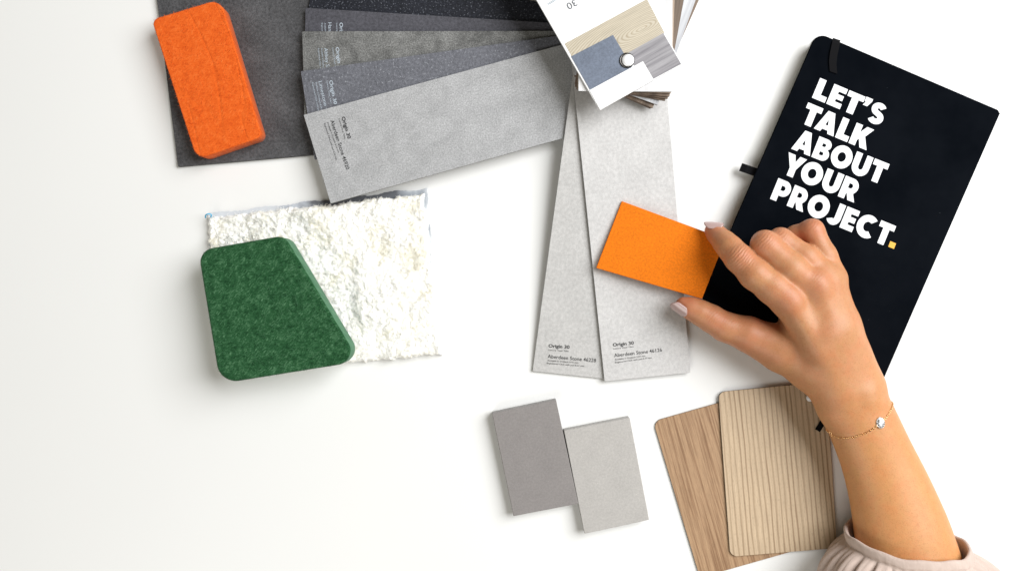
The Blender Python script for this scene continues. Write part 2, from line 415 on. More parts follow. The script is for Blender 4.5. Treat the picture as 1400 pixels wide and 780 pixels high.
def cathedral():
    m = NT('printed_oak', 0.5, 0.3); u = m.uv(1, 3.6); mp = m.n('ShaderNodeMapping'); mp.inputs['Location'].default_value = (-1.02, -1.15, 0); m.l(u, mp.inputs['Vector'])
    wv = m.n('ShaderNodeTexWave', wave_type='RINGS', rings_direction='Z'); wv.inputs['Scale'].default_value = 4.2; wv.inputs['Distortion'].default_value = 1.6; wv.inputs['Detail'].default_value = 3; wv.inputs['Detail Scale'].default_value = 1.4
    m.l(mp.outputs[0], wv.inputs['Vector'])
    c = m.ramp(wv.outputs['Fac'], [(0.0, (0.40, 0.335, 0.24)), (0.3, (0.52, 0.465, 0.36)), (1.0, (0.56, 0.51, 0.41))])
    f = m.ramp(m.noise(m.uv(0.05, 1), 50, 3, 0.6), [(0.35, (0.88,) * 3), (0.65, (1.05,) * 3)])
    m.col(m.mix(c, f, 1.0, 'MULTIPLY')); return m.m
M_poak = cathedral()
M_pblue = stone('printed_blue', (0.17, 0.20, 0.26), 0.12, 0.15, 0.0)
M_pgrey = wood('printed_grey_wood', (0.40, 0.39, 0.41), (0.24, 0.23, 0.25), 16, horizontal=True)
def printed(name, pts, lift, mat, lab):
    V = []; UV = []
    c0 = Vector(pts[0]); ux = (Vector(pts[1]) - c0).normalized(); uy = Vector((-ux.y, ux.x))
    for (x, y) in pts:
        p = W(x, y, zc); V.append((p[0], p[1], p[2] + lift)); q = Vector((x, y)) - c0; UV.append((q.dot(ux) / 100, q.dot(uy) / 100))
    o = build(name, V, [tuple(reversed(range(len(pts))))], mat, cover, uvs=UV); o['label'] = lab; return o
printed('printed_picture', [(772, 60), (884.5, -1), (908.5, 45), (798, 107)], 0.20, M_poak, 'printed picture of yellow oak boards')
printed('printed_picture', [(780.6, 77.4), (838, 48), (864, 92), (806.5, 123)], 0.40, M_pblue, 'printed picture of a blue grey tile')
printed('printed_picture', [(856, 74), (906.8, 45.5), (931.2, 87.6), (884, 113)], 0.40, M_pgrey, 'printed picture of grey wood boards')
printed('printed_picture', [(806, 123.5), (879, 84), (893.5, 108.8), (820.4, 150.2)], 0.60, M_white, 'printed picture of a white tile')
pc = [0, 0, zc]
write('Origin 30', (824, -22.5), (773.5, 6.0), 9.6, M_ink_grey, cover, pc)
write('Luxury Acoustic', (792, -20), (748, 5.2), 4.0, M_ink_blue, cover, pc)

def lathe(name, cx, cy, z0, prof, mat, parent, n=40):
    b = W(cx, cy, z0); V = []; F = []
    for (r, z) in prof:
        for i in range(n):
            a = 2 * math.pi * i / n; V.append((b[0] + r * math.cos(a), b[1] + r * math.sin(a), z0 + z))
    for k in range(len(prof) - 1):
        for i in range(n):
            j = (i + 1) % n; F.append((k * n + i, k * n + j, (k + 1) * n + j, (k + 1) * n + i))
    F.append(tuple(range((len(prof) - 1) * n, len(prof) * n)))
    return build(name, V, F, mat, parent, smooth=True)
M_chrome = plain('chrome', (0.95, 0.95, 0.95), 0.42, 0.5, 0.55)
M_chrome_refl = plain('chrome_dark_reflection', (0.10, 0.095, 0.09), 0.18, 0.5, 1.0)  # silver rivet metal, the rim's dark reflection put into its colour
rv = lathe('rivet', 857, 83, zc, [(9.8, 0.3), (9.8, 1.2), (9.2, 2.0), (8.4, 2.2), (8.0, 1.4), (7.8, 1.4)], M_chrome_refl, fan)
lathe('rivet_cap', 858.2, 83, zc, [(7.9, 1.5), (7.9, 2.4), (7.4, 3.0), (6.4, 3.4), (3.5, 3.7), (0.4, 3.8)], M_chrome, rv)
# post of the rivet through the pile
lathe('rivet_post', 856, 84, 0.2, [(6, 0.0), (6, zc - 3)], M_chrome_refl, rv)

def sample_text(s, lines, ink):
    pl = s['_pl']
    for (t, a, b, cap, bold) in lines: write(t, a, b, cap, ink, s, pl, bold)
L3, L4, L5 = 'Luxury Vinyl Tiles', 'Available in Dryback 0.55 mm', 'Engineered Click with pad 0.33 mm'
sample_text(s_228, [('Origin 30', (749.8, 474.3), (778.6, 476.3), 4.6, .022), (L3, (750, 478.8), (777.5, 480.6), 2.1, 0), ('Aberdeen Stone 46228', (748.7, 488.8), (814.8, 494.7), 5.0, .004),
                    (L4, (748.3, 493.2), (790.6, 496.4), 2.1, 0), (L5, (747.6, 496.8), (798.5, 501), 2.1, 0)], M_ink)
sample_text(s_126, [('Origin 30', (838, 473.3), (866.7, 470.3), 4.6, .022), (L3, (838.6, 477.2), (866.2, 474.2), 2.1, 0), ('Aberdeen Stone 46126', (839.9, 487.8), (905.3, 480), 5.0, .004),
                    (L4, (840.7, 492.2), (882.3, 487.0), 2.1, 0), (L5, (841.2, 496.0), (891.3, 489.2), 2.1, 0)], M_ink)
sample_text(s_920, [('Origin 30', (467.0, 160.4), (475.8, 190), 4.8, .022), (L3, (463, 162.4), (471.0, 190), 2.1, 0), ('Aberdeen Stone 46920', (451.8, 165.2), (473.5, 232.2), 5.2, .004),
                    (L4, (447.3, 167.5), (462.4, 209), 2.1, 0), (L5, (443, 168.8), (459.3, 218.8), 2.1, 0)], M_ink)
sample_text(s_gbl, [('Origin 30', (450, 110.6), (456.6, 143), 4.8, .015), (L3, (446.3, 111), (452, 142), 2.1, 0), ('Limestone 46910', (435.5, 111.8), (448.5, 168), 5.0, 0), (L4, (431, 112.5), (440, 155), 2.1, 0), (L5, (426.5, 113), (438.5, 168), 2.1, 0)], M_ink_pale)
sample_text(s_tau, [('Origin 30', (458.8, 65.2), (463.2, 98), 4.8, .015), (L3, (454.3, 66), (458.5, 98), 2.1, 0), ('Abbey Stone 46930', (443.2, 66), (449.6, 128), 5.0, 0), (L4, (439, 66), (443, 108), 2.1, 0), (L5, (434.6, 66.4), (440, 118), 2.1, 0)], M_ink_pale)
sample_text(s_pur, [('Origin 30', (464.2, 31.4), (465.6, 62), 4.8, .015), (L3, (459.6, 32), (461, 62), 2.1, 0), ('Hanover Stone 46940', (448.6, 31.2), (451.6, 98), 5.0, 0), (L4, (443.5, 31.6), (445.5, 74), 2.1, 0), (L5, (439.4, 31.8), (441.8, 84), 2.1, 0)], M_ink_pale)

# ------------------------------------------------------------ felt blocks
M_orange_felt = felt('orange_felt', (0.62, 0.085, 0.008), (0.76, 0.125, 0.014), (0.82, 0.18, 0.035), crease=True)
M_green_felt = felt('green_felt', (0.006, 0.040, 0.013), (0.022, 0.092, 0.034), (0.10, 0.23, 0.12))
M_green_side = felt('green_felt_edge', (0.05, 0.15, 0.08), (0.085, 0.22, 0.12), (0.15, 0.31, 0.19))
of = slab('felt_block', [(207, 27, 30), (301, -1.5, 30), (358, 187, 30), (269, 218, 30)], 23.6, M_orange_felt, radii=[9, 17, 9, 15], bevel=1.5, bseg=4, nseg=10)
tag(of, 'bright orange felt block with rounded corners lying on the charcoal tile', 'felt block')
gf = slab('felt_block', [(270, 342, 50), (388, 321.5, 58), (491, 494, 64), (300, 524.5, 54)], 35, M_green_felt, radii=[20, 18, 20, 26], bevel=3.2, bseg=4, nseg=12, side_mat=M_green_side)
tag(gf, 'thick dark green felt block with one slanted side on the cream pile sample', 'felt block')

def fuzz(blk, n, mat, reach, seed):
    r = np.random.default_rng(seed); me = blk.data; org = np.array(blk['_o']) / PX
    P = np.array([v.co for v in me.vertices]) / PX + org; cen = P.mean(0)
    ztop = P[:, 2].max(); top = max(me.polygons, key=lambda p: len(p.vertices) + p.normal.z); T = P[list(top.vertices)]; m_ = len(T)
    per = np.linalg.norm(np.roll(T, -1, 0) - T, axis=1); cum = np.cumsum(per) / per.sum(); FV, FQ = [], []
    for q in range(n):
        i = int(np.searchsorted(cum, r.random())); a, b = T[i], T[(i + 1) % m_]; p = a + (b - a) * r.random()
        out = (p - cen) * [1, 1, 0]; out /= np.linalg.norm(out)
        if q % 3 == 0:
            p = p + (cen * [1, 1, 0] + [0, 0, p[2]] - p) * (1 - math.sqrt(r.random())) * .97; d = r.normal(size=3); d[2] = abs(d[2]) * .25; p = p + [0, 0, .25]
        else: p = p + out * r.uniform(-.5, 1.2) - [0, 0, r.uniform(0, 9)]; d = out * r.uniform(.15, .9) + r.normal(size=3) * .6
        d /= np.linalg.norm(d); e = r.normal(size=3); e -= d * e.dot(d); e /= np.linalg.norm(e); g3 = np.cross(d, e); L = r.uniform(.5, 1) * reach; k0 = len(FV)
        for st in range(5):
            t = st / 4; c = p + d * t * L + e * t * t * L * .45; rad = .17 * (1 - .6 * t)
            for a_ in range(3): an_ = 2.094 * a_; FV.append(c + e * math.cos(an_) * rad + g3 * math.sin(an_) * rad)
        for st in range(4):
            for a_ in range(3): FQ.append((k0 + st * 3 + a_, k0 + st * 3 + (a_ + 1) % 3, k0 + st * 3 + 3 + (a_ + 1) % 3, k0 + st * 3 + 3 + a_))
    f = build('fibres', np.array(FV), np.array(FQ), mat, blk); f['kind'] = 'stuff'
fuzz(of, 3000, plain('orange_fibre', (0.80, 0.16, 0.03), 0.9, 0.1), 3.6, 3)
fuzz(gf, 4200, plain('green_fibre', (0.075, 0.19, 0.10), 0.9, 0.1), 4.0, 4)

# ------------------------------------------------------------ grey tiles
M_gt1 = board('warm_grey_board', (0.255, 0.238, 0.232)); M_gt2 = board('light_grey_board', (0.44, 0.425, 0.405))
M_gt1s = board('warm_grey_board_edge', (0.36, 0.35, 0.345), speck=False); M_gt2s = board('light_grey_board_edge', (0.48, 0.47, 0.455), speck=False)
t1 = slab('board_sample', [(672.5, 564.5, 16), (760.3, 546, 16), (790.7, 688, 16), (702, 705, 16)], 16, M_gt1, radii=1, bevel=0.8, side_mat=M_gt1s)
tag(t1, 'mid grey board sample, the darker of the two grey ones', 'board sample', 'grey board samples')
t2 = slab('board_sample', [(771, 588, 16), (861, 570.5, 16), (887.6, 710, 16), (799, 729, 16)], 16, M_gt2, radii=1, bevel=0.8, side_mat=M_gt2s)
tag(t2, 'light grey board sample touching the right side of the darker grey one', 'board sample', 'grey board samples')

# ------------------------------------------------------------ wood samples
M_wa = wood('warm_oak', (0.50, 0.32, 0.185), (0.30, 0.17, 0.09), 30, fine=0.36, sharp=(0.44, 0.66))
M_wb = ribbed_wood('striped_ash', (0.58, 0.445, 0.30), (0.24, 0.15, 0.085))
wa = slab('wood_sample', [(893, 575.5, 2.8), (1037, 535, 2.8), (1101, 748, 2.8), (957, 789, 2.8)], 2.8, M_wa, radii=[11, 11, 11, 11], bevel=0.5, side_mat=M_brown_edge, nseg=8)
tag(wa, 'warm reddish oak veneer sample sticking out under the striped one', 'wood sample', 'wood veneer samples')
wb = slab('wood_sample', [(982, 535.5, 5.8), (1130, 521, 5.8), (1144.5, 748.5, 5.8), (998.4, 760.5, 5.8)], 2.8, M_wb, radii=[10, 10, 8, 10], bevel=0.5, side_mat=M_black_edge, nseg=8)
tag(wb, 'pale striped veneer sample beside the forearm, on top of the oak one', 'wood sample', 'wood veneer samples')

# ------------------------------------------------------------ notebook
M_cover = NT('black_soft_cover', 0.85, 0.02)
cu_ = M_cover.uv(1, 1, True)
dust = M_cover.math('MULTIPLY', M_cover.math('GREATER_THAN', M_cover.noise(cu_, 420, 1), 0.80), M_cover.ramp(M_cover.noise(cu_, 14, 2), [(0.4, (0, 0, 0)), (0.6, (1, 1, 1))]))
M_cover.col(M_cover.mix(M_cover.ramp(M_cover.noise(cu_, 22, 4, 0.6), [(0.36, (0.0018, 0.0027, 0.0045)), (0.64, (0.0040, 0.0052, 0.0076))]), (0.05, 0.055, 0.06), dust)); M_cover.bump(M_cover.noise(cu_, 1500, 3, 0.6), 0.15, 0.0002); M_cover = M_cover.m
M_elastic = plain('black_ribbon', (0.004, 0.004, 0.005), 0.8, 0.1)
M_pages = plain('cream_pages', (0.7, 0.67, 0.6), 0.8)
NB = [(1117, 44), (1368, 151.5), (1207, 521), (956, 412.5)]
nb = thing('notebook', 'black soft cover notebook with large white slogan, lying under the hand', 'notebook', W(1160, 280, 0))
ZN = 24
def lerp_quad(q, ins):
    c = Vector((sum(p[0] for p in q) / 4, sum(p[1] for p in q) / 4)); out = []
    for p in q:
        d = (Vector(p) - c); out.append(tuple(c + d * (1 - ins / d.length * 1.3)))
    return out
ncov = slab('cover', [(*p, ZN) for p in NB], 3.2, M_cover, nb, radii=[15, 5, 5, 15], bevel=1.5, bseg=4, nseg=10)
slab('pages', [(*p, ZN - 3.4) for p in lerp_quad(NB, 4)], 17.2, M_pages, nb, radii=[13, 3, 3, 13], bevel=0.2)
slab('cover', [(*p, 3.3) for p in NB], 3.1, M_cover, nb, radii=[15, 5, 5, 15], bevel=1.2, nseg=10)
slab('spine', [(1363, 153, ZN - 3.3), (1367.5, 154.5, ZN - 3.3), (1207.5, 518, ZN - 3.3), (1203, 516, ZN - 3.3)], 17.3, M_cover, nb, radii=0.5, bevel=0.3)
pz = [0, 0, ZN]; zfn = lambda x, y: ZN
for txt, a, b, cap in (("LET'S", (1110, 133.6), (1204, 173.0), 29.2), ('TALK', (1093.5, 167.6), (1184, 205.3), 29.8), ('ABOUT', (1081.5, 203.3), (1205.0, 252.6), 30.2),
                       ('YOUR', (1068.0, 236.6), (1167.5, 277), 30.2), ('PROJECT', (1052.6, 271.6), (1213.5, 337.5), 30.6)):
    me, wd = glyph_line(txt, 0.075)
    put_flat('lettering', me, line_fit(a, b, 0, cap, wd), plain('white_print', (0.84, 0.86, 0.88), 0.5) if 'white_print' not in bpy.data.materials else bpy.data.materials['white_print'], ncov, zfn, 0.3)
M_yel = plain('yellow_print', (0.75, 0.38, 0.005), 0.5)
d_ = [(1217.2, 329.4), (1225.0, 332.6), (1222.0, 340.2), (1214.2, 337.0)]
build('full_stop', [(*W(x, y, ZN)[:2], ZN + 0.3) for x, y in d_], [(3, 2, 1, 0)], M_yel, ncov)

def ribbon(name, pts, width, mat, parent, thick=1.2, edgewise=None):
    """strap following points (photo x,y,z); width lies in the table plane across the path"""
    P = [Vector(W(*p)) for p in pts]; V = []; F = []
    for i, p in enumerate(P):
        d = (P[min(i + 1, len(P) - 1)] - P[max(i - 1, 0)]); s = Vector((-d.y, d.x, 0))
        s = s.normalized() if s.length > 1e-6 else Vector((1, 0, 0))
        if edgewise: s = Vector(edgewise).normalized()
        up = d.normalized().cross(s) * -1
        if up.z < 0: up = -up
        for a, b in ((-1, 0), (1, 0), (1, 1), (-1, 1)): V.append(p + s * a * width / 2 + up * b * thick)
    for i in range(len(P) - 1):
        for k in range(4):
            F.append((i * 4 + k, i * 4 + (k + 1) % 4, (i + 1) * 4 + (k + 1) % 4, (i + 1) * 4 + k))
    F.append((3, 2, 1, 0)); n = (len(P) - 1) * 4; F.append((n, n + 1, n + 2, n + 3))
    o = build(name, [tuple(v) for v in V], F, mat, parent)
    o.data.update(); return o
rb = ribbon('ribbon', [(1143.6, 54.5, 19), (1143, 56.3, 23.2), (1142.6, 60, 24.9), (1139.5, 74, 25.1), (1138.2, 86, 25.0), (1139.2, 99.5, 24.6)], 10.5, M_elastic, nb, 1.0, (0.95, -0.32, 0))
rb['label'] = 'short elastic band end at the top edge'
pl_ = ribbon('pen_loop', [(1012.5, 228.5, 12), (1020, 231, 14), (1034, 236, 13), (1045, 240, 13)], 11, M_elastic, nb, 1.6)
pl2 = ribbon('bookmark', [(1168, 508, 3.4), (1150, 540, 7.2), (1134, 564, 7.4), (1125, 576, 7.6), (1117.5, 588, 7.4)], 7.5, M_elastic, nb, 1.0)

# ------------------------------------------------------------ orange card in the hand
M_ocard = board('orange_card', (0.76, 0.18, 0.002), 0.14, speck=False)
oc = slab('card_sample', [(850.3, 274.8, 28), (992, 327, 40), (959.8, 408.3, 40), (815.3, 366, 28)], 5.0, M_ocard, radii=0.8, bevel=0.5)
tag(oc, 'flat orange card pinched between index finger and thumb', 'card sample')

# ------------------------------------------------------------ implicit surfaces
class Field:
    def __init__(s, lo, hi, vs):
        s.lo = np.array(lo, float); s.vs = vs; s.n = (np.ceil((np.array(hi) - s.lo) / vs).astype(int) + 1)
        s.f = np.full(s.n, 1e3, np.float32)
    def sub(s, lo, hi):
        a = np.clip(np.floor((np.array(lo) - s.lo) / s.vs).astype(int), 0, s.n); b = np.clip(np.ceil((np.array(hi) - s.lo) / s.vs).astype(int) + 1, 0, s.n)
        sl = tuple(slice(i, j) for i, j in zip(a, b))
        g = [(s.lo[k] + s.vs * np.arange(a[k], b[k])).astype(np.float32) for k in range(3)]
        return sl, np.meshgrid(*g, indexing='ij', sparse=True)
    def cone(s, a, b, ra, rb, k=4.0, zs=1.0, f=None):
        """rounded cone between a and b; zs < 1 flattens it in z"""
        f = s.f if f is None else f
        a = np.array(a, float); b = np.array(b, float); R = max(ra, rb) + k + 4
        lo = np.minimum(a, b) - R; hi = np.maximum(a, b) + R
        sl, (X, Y, Z) = s.sub(lo, hi); d = b - a; d2 = d.copy(); d2[2] /= zs; L2 = max((d2 ** 2).sum(), 1e-6)
        x = X - a[0]; y = Y - a[1]; z = (Z - a[2]) / zs
        t = np.clip((x * d2[0] + y * d2[1] + z * d2[2]) / L2, 0, 1)
        q = np.sqrt((x - t * d2[0]) ** 2 + (y - t * d2[1]) ** 2 + (z - t * d2[2]) ** 2) - (ra + (rb - ra) * t)
        o = f[sl]; h = np.clip(k - np.abs(o - q), 0, None) / k
        f[sl] = np.minimum(o, q) - h * h * k / 4
    def carve(s, a, b, r, k=3.0):
        a = np.array(a, float); b = np.array(b, float); R = r + k + 4
        sl, (X, Y, Z) = s.sub(np.minimum(a, b) - R, np.maximum(a, b) + R); d = b - a; L2 = max((d ** 2).sum(), 1e-6)
        x = X - a[0]; y = Y - a[1]; z = Z - a[2]; t = np.clip((x * d[0] + y * d[1] + z * d[2]) / L2, 0, 1)
        q = -(np.sqrt((x - t * d[0]) ** 2 + (y - t * d[1]) ** 2 + (z - t * d[2]) ** 2) - r)
        o = s.f[sl]; h = np.clip(k - np.abs(o - q), 0, None) / k
        s.f[sl] = np.maximum(o, q) + h * h * k / 4
def smin(a, b, k):
    h = np.clip(k - np.abs(a - b), 0, None) / k
    return np.minimum(a, b) - h * h * k / 4

def surface_nets(f, lo, vs, smooth=2):
    s = f < 0
    cor = [(i, j, k) for i in (0, 1) for j in (0, 1) for k in (0, 1)]
    nx, ny, nz = f.shape
    cnt = np.zeros((nx - 1, ny - 1, nz - 1), np.int8)
    for (i, j, k) in cor: cnt += s[i:nx - 1 + i, j:ny - 1 + j, k:nz - 1 + k]
    act = (cnt > 0) & (cnt < 8); idx = np.argwhere(act); N = len(idx)
    vid = np.full(act.shape, -1, np.int32); vid[act] = np.arange(N)
    acc = np.zeros((N, 3)); c = np.zeros(N)
    val = {q: f[idx[:, 0] + q[0], idx[:, 1] + q[1], idx[:, 2] + q[2]] for q in cor}
    for a in cor:
        for ax in range(3):
            if a[ax] == 1: continue
            b = tuple(a[m] + (1 if m == ax else 0) for m in range(3)); va, vb = val[a], val[b]
            cr = (va < 0) != (vb < 0); t = np.where(cr, va / np.where(cr, va - vb, 1), 0)
            p = np.array(a, float)[None, :].repeat(N, 0); p[:, ax] += t
            acc[cr] += p[cr]; c[cr] += 1
    V = (idx + acc / c[:, None]) * vs + lo
    Q = []
    for ax in range(3):
        sh = [slice(None)] * 3; sh[ax] = slice(0, -1); s2 = [slice(None)] * 3; s2[ax] = slice(1, None)
        cr = s[tuple(sh)] != s[tuple(s2)]; e = np.argwhere(cr); o = [m for m in range(3) if m != ax]
        ok = (e[:, o[0]] > 0) & (e[:, o[1]] > 0) & (e[:, o[0]] < f.shape[o[0]] - 1) & (e[:, o[1]] < f.shape[o[1]] - 1); e = e[ok]
        pos = s[tuple(e.T)]
        def cell(d0, d1):
            q = e.copy(); q[:, o[0]] -= d0; q[:, o[1]] -= d1; return vid[tuple(q.T)]
        a, b, c_, d = cell(1, 1), cell(0, 1), cell(0, 0), cell(1, 0)
        q = np.stack([a, b, c_, d], 1); flip = pos if ax != 1 else ~pos
        q[~flip] = q[~flip][:, ::-1]; Q.append(q)
    Q = np.concatenate(Q)
    for _ in range(smooth):
        sm = np.zeros_like(V); ct = np.zeros(len(V))
        for a, b in ((0, 1), (1, 2), (2, 3), (3, 0)):
            for i, j in ((a, b), (b, a)):
                for m in range(3): sm[:, m] += np.bincount(Q[:, i], V[Q[:, j], m], len(V))
                ct += np.bincount(Q[:, i], minlength=len(V))
        V = V * 0.4 + 0.6 * sm / ct[:, None]
    return V, Q

def vnoise(P, scale, seed):
    """value noise at points P (n,3)"""
    r = np.random.default_rng(seed); T = r.random((32, 32, 32)).astype(np.float32)
    q = P * scale; i = np.floor(q).astype(int); t = q - i; t = t * t * (3 - 2 * t); out = 0
    for a in (0, 1):
        for b in (0, 1):
            for c in (0, 1):
                wgt = (t[..., 0] if a else 1 - t[..., 0]) * (t[..., 1] if b else 1 - t[..., 1]) * (t[..., 2] if c else 1 - t[..., 2])
                out = out + wgt * T[(i[..., 0] + a) % 32, (i[..., 1] + b) % 32, (i[..., 2] + c) % 32]
    return out

# ------------------------------------------------------------ hand and forearm
F = Field(W(895, 850, 60)[:2] + (4,), W(1420, 270, 60)[:2] + (150,), 1.5)
def pt(px, py, z): return W(px, py, z)
def rr(r, z): return r * (H - z) / H
def chain(pts, k, f=None, zs=1.0):
    for (a, b) in zip(pts[:-1], pts[1:]):
        F.cone(pt(*a[:3]), pt(*b[:3]), rr(a[3], a[2]), rr(b[3], b[2]), k, zs, f)
base = np.full(F.n, 1e3, np.float32)
# forearm and wrist (flattened ellipse), then the back of the hand
arm = [(1150, 500, 60, 44), (1162, 540, 56, 45), (1180, 580, 52, 46.0), (1198, 622, 49, 48.0), (1214.5, 665, 48, 53.0), (1228, 708, 49, 59.0), (1239, 750, 51, 64.5), (1262, 840, 54, 72)]
def resample(p, n=5):
    p = [np.array(q, float) for q in p]; out = []
    for i in range(len(p) - 1):
        a, b, c, d = p[max(i - 1, 0)], p[i], p[i + 1], p[min(i + 2, len(p) - 1)]
        for k in range(n):
            t = k / n; out.append(0.5 * ((2 * b) + (c - a) * t + (2 * a - 5 * b + 4 * c - d) * t * t + (3 * b - a - 3 * c + d) * t ** 3))
    out.append(p[-1]); return [tuple(q) for q in out]
arm = resample(arm)[5:]
chain(arm, 3, base, 0.74)
chain([(1160, 545, 58, 46), (1139, 488, 62, 43), (1126, 450, 66, 39)], 10, base, 0.60)      # carpus
chain([(1076, 408, 84, 22), (1118, 470, 76, 25), (1146, 530, 62, 27)], 14, base)             # index metacarpal
chain([(1112, 388, 88, 20), (1134, 450, 78, 25), (1162, 530, 58, 26)], 14, base)             # middle
chain([(1128, 378, 82, 19), (1146, 445, 72, 24), (1172, 530, 56, 26)], 14, base)             # ring
chain([(1136, 382, 72, 19), (1149, 445, 62, 22), (1180, 525, 54, 26)], 12, base)             # little
chain([(1026, 459, 44, 22), (1066, 476, 46, 29), (1110, 502, 50, 31), (1146, 532, 55, 30)], 12, base)   # thumb root
chain([(1085, 430, 50, 20), (1100, 470, 44, 26)], 12, base)                                  # palm
F.cone(pt(1073, 404, 95), pt(1079, 411, 93), 12, 12, 12, 1, base)                            # knuckles
F.cone(pt(1117, 383, 97), pt(1121, 389, 95), 9, 9, 12, 1, base)
chain([(1082, 416, 98, 5), (1100, 446, 91, 5), (1122, 480, 83, 5), (1138, 512, 78, 4)], 13, base)   # tendons
chain([(1121, 392, 99, 5), (1132, 430, 91, 5), (1144, 475, 83, 5), (1152, 505, 79, 4)], 13, base)
chain([(1137, 386, 90, 4), (1148, 425, 84, 4), (1158, 470, 81, 4)], 12, base)
F.cone(pt(1184, 538, 74), pt(1188, 546, 76), 10, 8, 16, 1, base)
fing = np.full(F.n, 1e3, np.float32)
def finger(pts, k=6, kf=2.0):
    f = np.full(F.n, 1e3, np.float32); chain(pts, k, f)
    global fing
    fing = smin(fing, f, kf)
finger([(1076, 409, 84, 24.0), (1057, 393, 88, 22.6), (1032, 375, 88, 20.6), (1010, 352.5, 82, 18.9), (998, 339, 72, 16.8), (990, 330.5, 62, 15.0), (980, 320.5, 50, 12.6), (974, 315.0, 45, 10.6)])
finger([(1114, 396, 86, 22), (1082, 368, 90, 20.5), (1046, 334, 84, 18.6), (1046, 336, 58, 15), (1062, 352, 42, 13), (1080, 368, 38, 11)])
finger([(1132, 385, 78, 20), (1100, 352, 80, 18.5), (1067, 329, 74, 17.0), (1066, 332, 50, 14), (1078, 350, 38, 12), (1092, 366, 36, 10)])
finger([(1138, 380, 68, 19.5), (1126, 350, 68, 17.0), (1110, 315.5, 66, 15.6), (1088, 322, 52, 13.5), (1080, 336, 40, 11.5), (1090, 352, 36, 10)])
th = np.full(F.n, 1e3, np.float32)
chain([(1040, 464, 44, 24), (1021, 455, 44, 21.8), (1004, 450.5, 42, 20.2), (990, 446, 42, 19.4), (972, 435, 42, 18.2), (957, 427, 42, 16.4), (944, 421, 41, 14.2), (934, 416.5, 40, 10.6)], 6, th)
F.f = smin(smin(base, fing, 7.0), th, 10.0)
# creases
F.carve(pt(1094, 312, 79), pt(1108, 339, 86), 1.4, 5)
F.carve(pt(1028, 420, 60), pt(1044, 432, 56), 1.5, 5)
V, Q = surface_nets(F.f, F.lo, F.vs, 3)
person = thing('person', 'bare right hand and forearm reaching in, pinching an orange card, pale ruffled sleeve', 'person', W(1180, 600, 0))
def mat_skin():
    m = NT('skin', 0.46, 0.42); u = m.uv(1, 1, True)
    m.b.inputs['Subsurface Weight'].default_value = 0.22; m.b.inputs['Subsurface Radius'].default_value = (1.0, 0.35, 0.18); m.b.inputs['Subsurface Scale'].default_value = 0.003
    at = m.n('ShaderNodeAttribute', attribute_name='flush'); at2 = m.n('ShaderNodeAttribute', attribute_name='wrinkle'); at3 = m.n('ShaderNodeAttribute', attribute_name='tan')
    a = m.noise(u, 45, 4, 0.6); b = m.noise(u, 260, 3, 0.6)
    base_ = m.ramp(a, [(0.3, (0.49, 0.222, 0.100)), (0.7, (0.535, 0.258, 0.124))])
    base_ = m.mix(base_, (0.60, 0.285, 0.11), at3.outputs['Fac'])
    base_ = m.mix(base_, m.ramp(b, [(0.35, (0.965, 0.945, 0.93)), (0.65, (1.02, 1.02, 1.02))]), 1.0, 'MULTIPLY')
    base_ = m.mix(base_, m.ramp(m.noise(u, 110, 3, 0.6, 0.6), [(0.36, (1.02, 0.955, 0.93)), (0.5, (1, 1, 1)), (0.64, (0.985, 1.015, 0.985))]), 1.0, 'MULTIPLY')
    pores = m.noise(u, 1100, 2, 0.5); base_ = m.mix(base_, m.ramp(pores, [(0.34, (0.90, 0.86, 0.83)), (0.45, (1, 1, 1))]), 1.0, 'MULTIPLY')
    base_ = m.mix(base_, (0.52, 0.16, 0.10), m.math('MULTIPLY', at.outputs['Fac'], 0.75))
    m.col(base_)
    v = m.n('ShaderNodeTexVoronoi', feature='DISTANCE_TO_EDGE'); v.inputs['Scale'].default_value = 900; m.l(u, v.inputs['Vector'])
    nb_ = m.bump(v.outputs['Distance'], 0.30, 0.0003)
    nb_ = m.bump(m.noise(u, 380, 3, 0.6), 0.12, 0.0004, nb_)
    nb_ = m.bump(m.noise(u, 60, 3, 0.5), 0.04, 0.0012, nb_)
    wv = m.n('ShaderNodeTexWave', wave_type='BANDS', bands_direction='X'); wv.inputs['Scale'].default_value = 1; wv.inputs['Distortion'].default_value = 5; wv.inputs['Detail'].default_value = 3; wv.inputs['Detail Scale'].default_value = 1.2
    m.l(m.uv(190, 190, True, rot=0.75), wv.inputs['Vector'])
    h = m.math('MULTIPLY', wv.outputs['Fac'], at2.outputs['Fac']); m.bump(h, 0.55, 0.0005, nb_)
    return m.m
skin = build('body', V, Q, mat_skin(), person, smooth=True)
def gauss(spots):
    out = np.zeros(len(V))
    for (x, y, z, s, a) in spots:
        c = np.array(pt(x, y, z)); out = np.maximum(out, a * np.exp(-((V - c) ** 2).sum(1) / (2 * s * s)))
    return out
def attr(name, arr):
    a = skin.data.attributes.new(name, 'FLOAT', 'POINT'); a.data.foreach_set('value', arr.astype(np.float32))
attr('flush', gauss([(1016, 350, 96, 13, .6), (974, 318, 50, 12, .75), (1045, 328, 98, 15, .45), (1066, 322, 80, 14, .5), (1108, 310, 75, 16, .55), (932, 416, 45, 16, .8), (985, 438, 60, 18, .45), (1078, 408, 106, 13, .4), (1120, 386, 106, 13, .35),
                     (1040, 430, 55, 16, .6), (1025, 462, 60, 24, .35), (1097, 322, 70, 8, .7), (1074, 382, 75, 9, .5)]))
attr('wrinkle', np.clip(gauss([(992, 446, 60, 16, .35), (1070, 400, 105, 14, .3), (1118, 386, 106, 12, .3), (1013, 349, 99, 11, 1), (992, 331, 72, 6, .6), (1044, 328, 100, 9, .7), (1066, 322, 84, 8, .5), (978, 436, 62, 9, .6), (1108, 308, 76, 8, .5)]), 0, 1))
attr('tan', np.clip((-V[:, 1] + 0.3 * (V[:, 0] - 400) - 80) / 180.0, 0, 1))
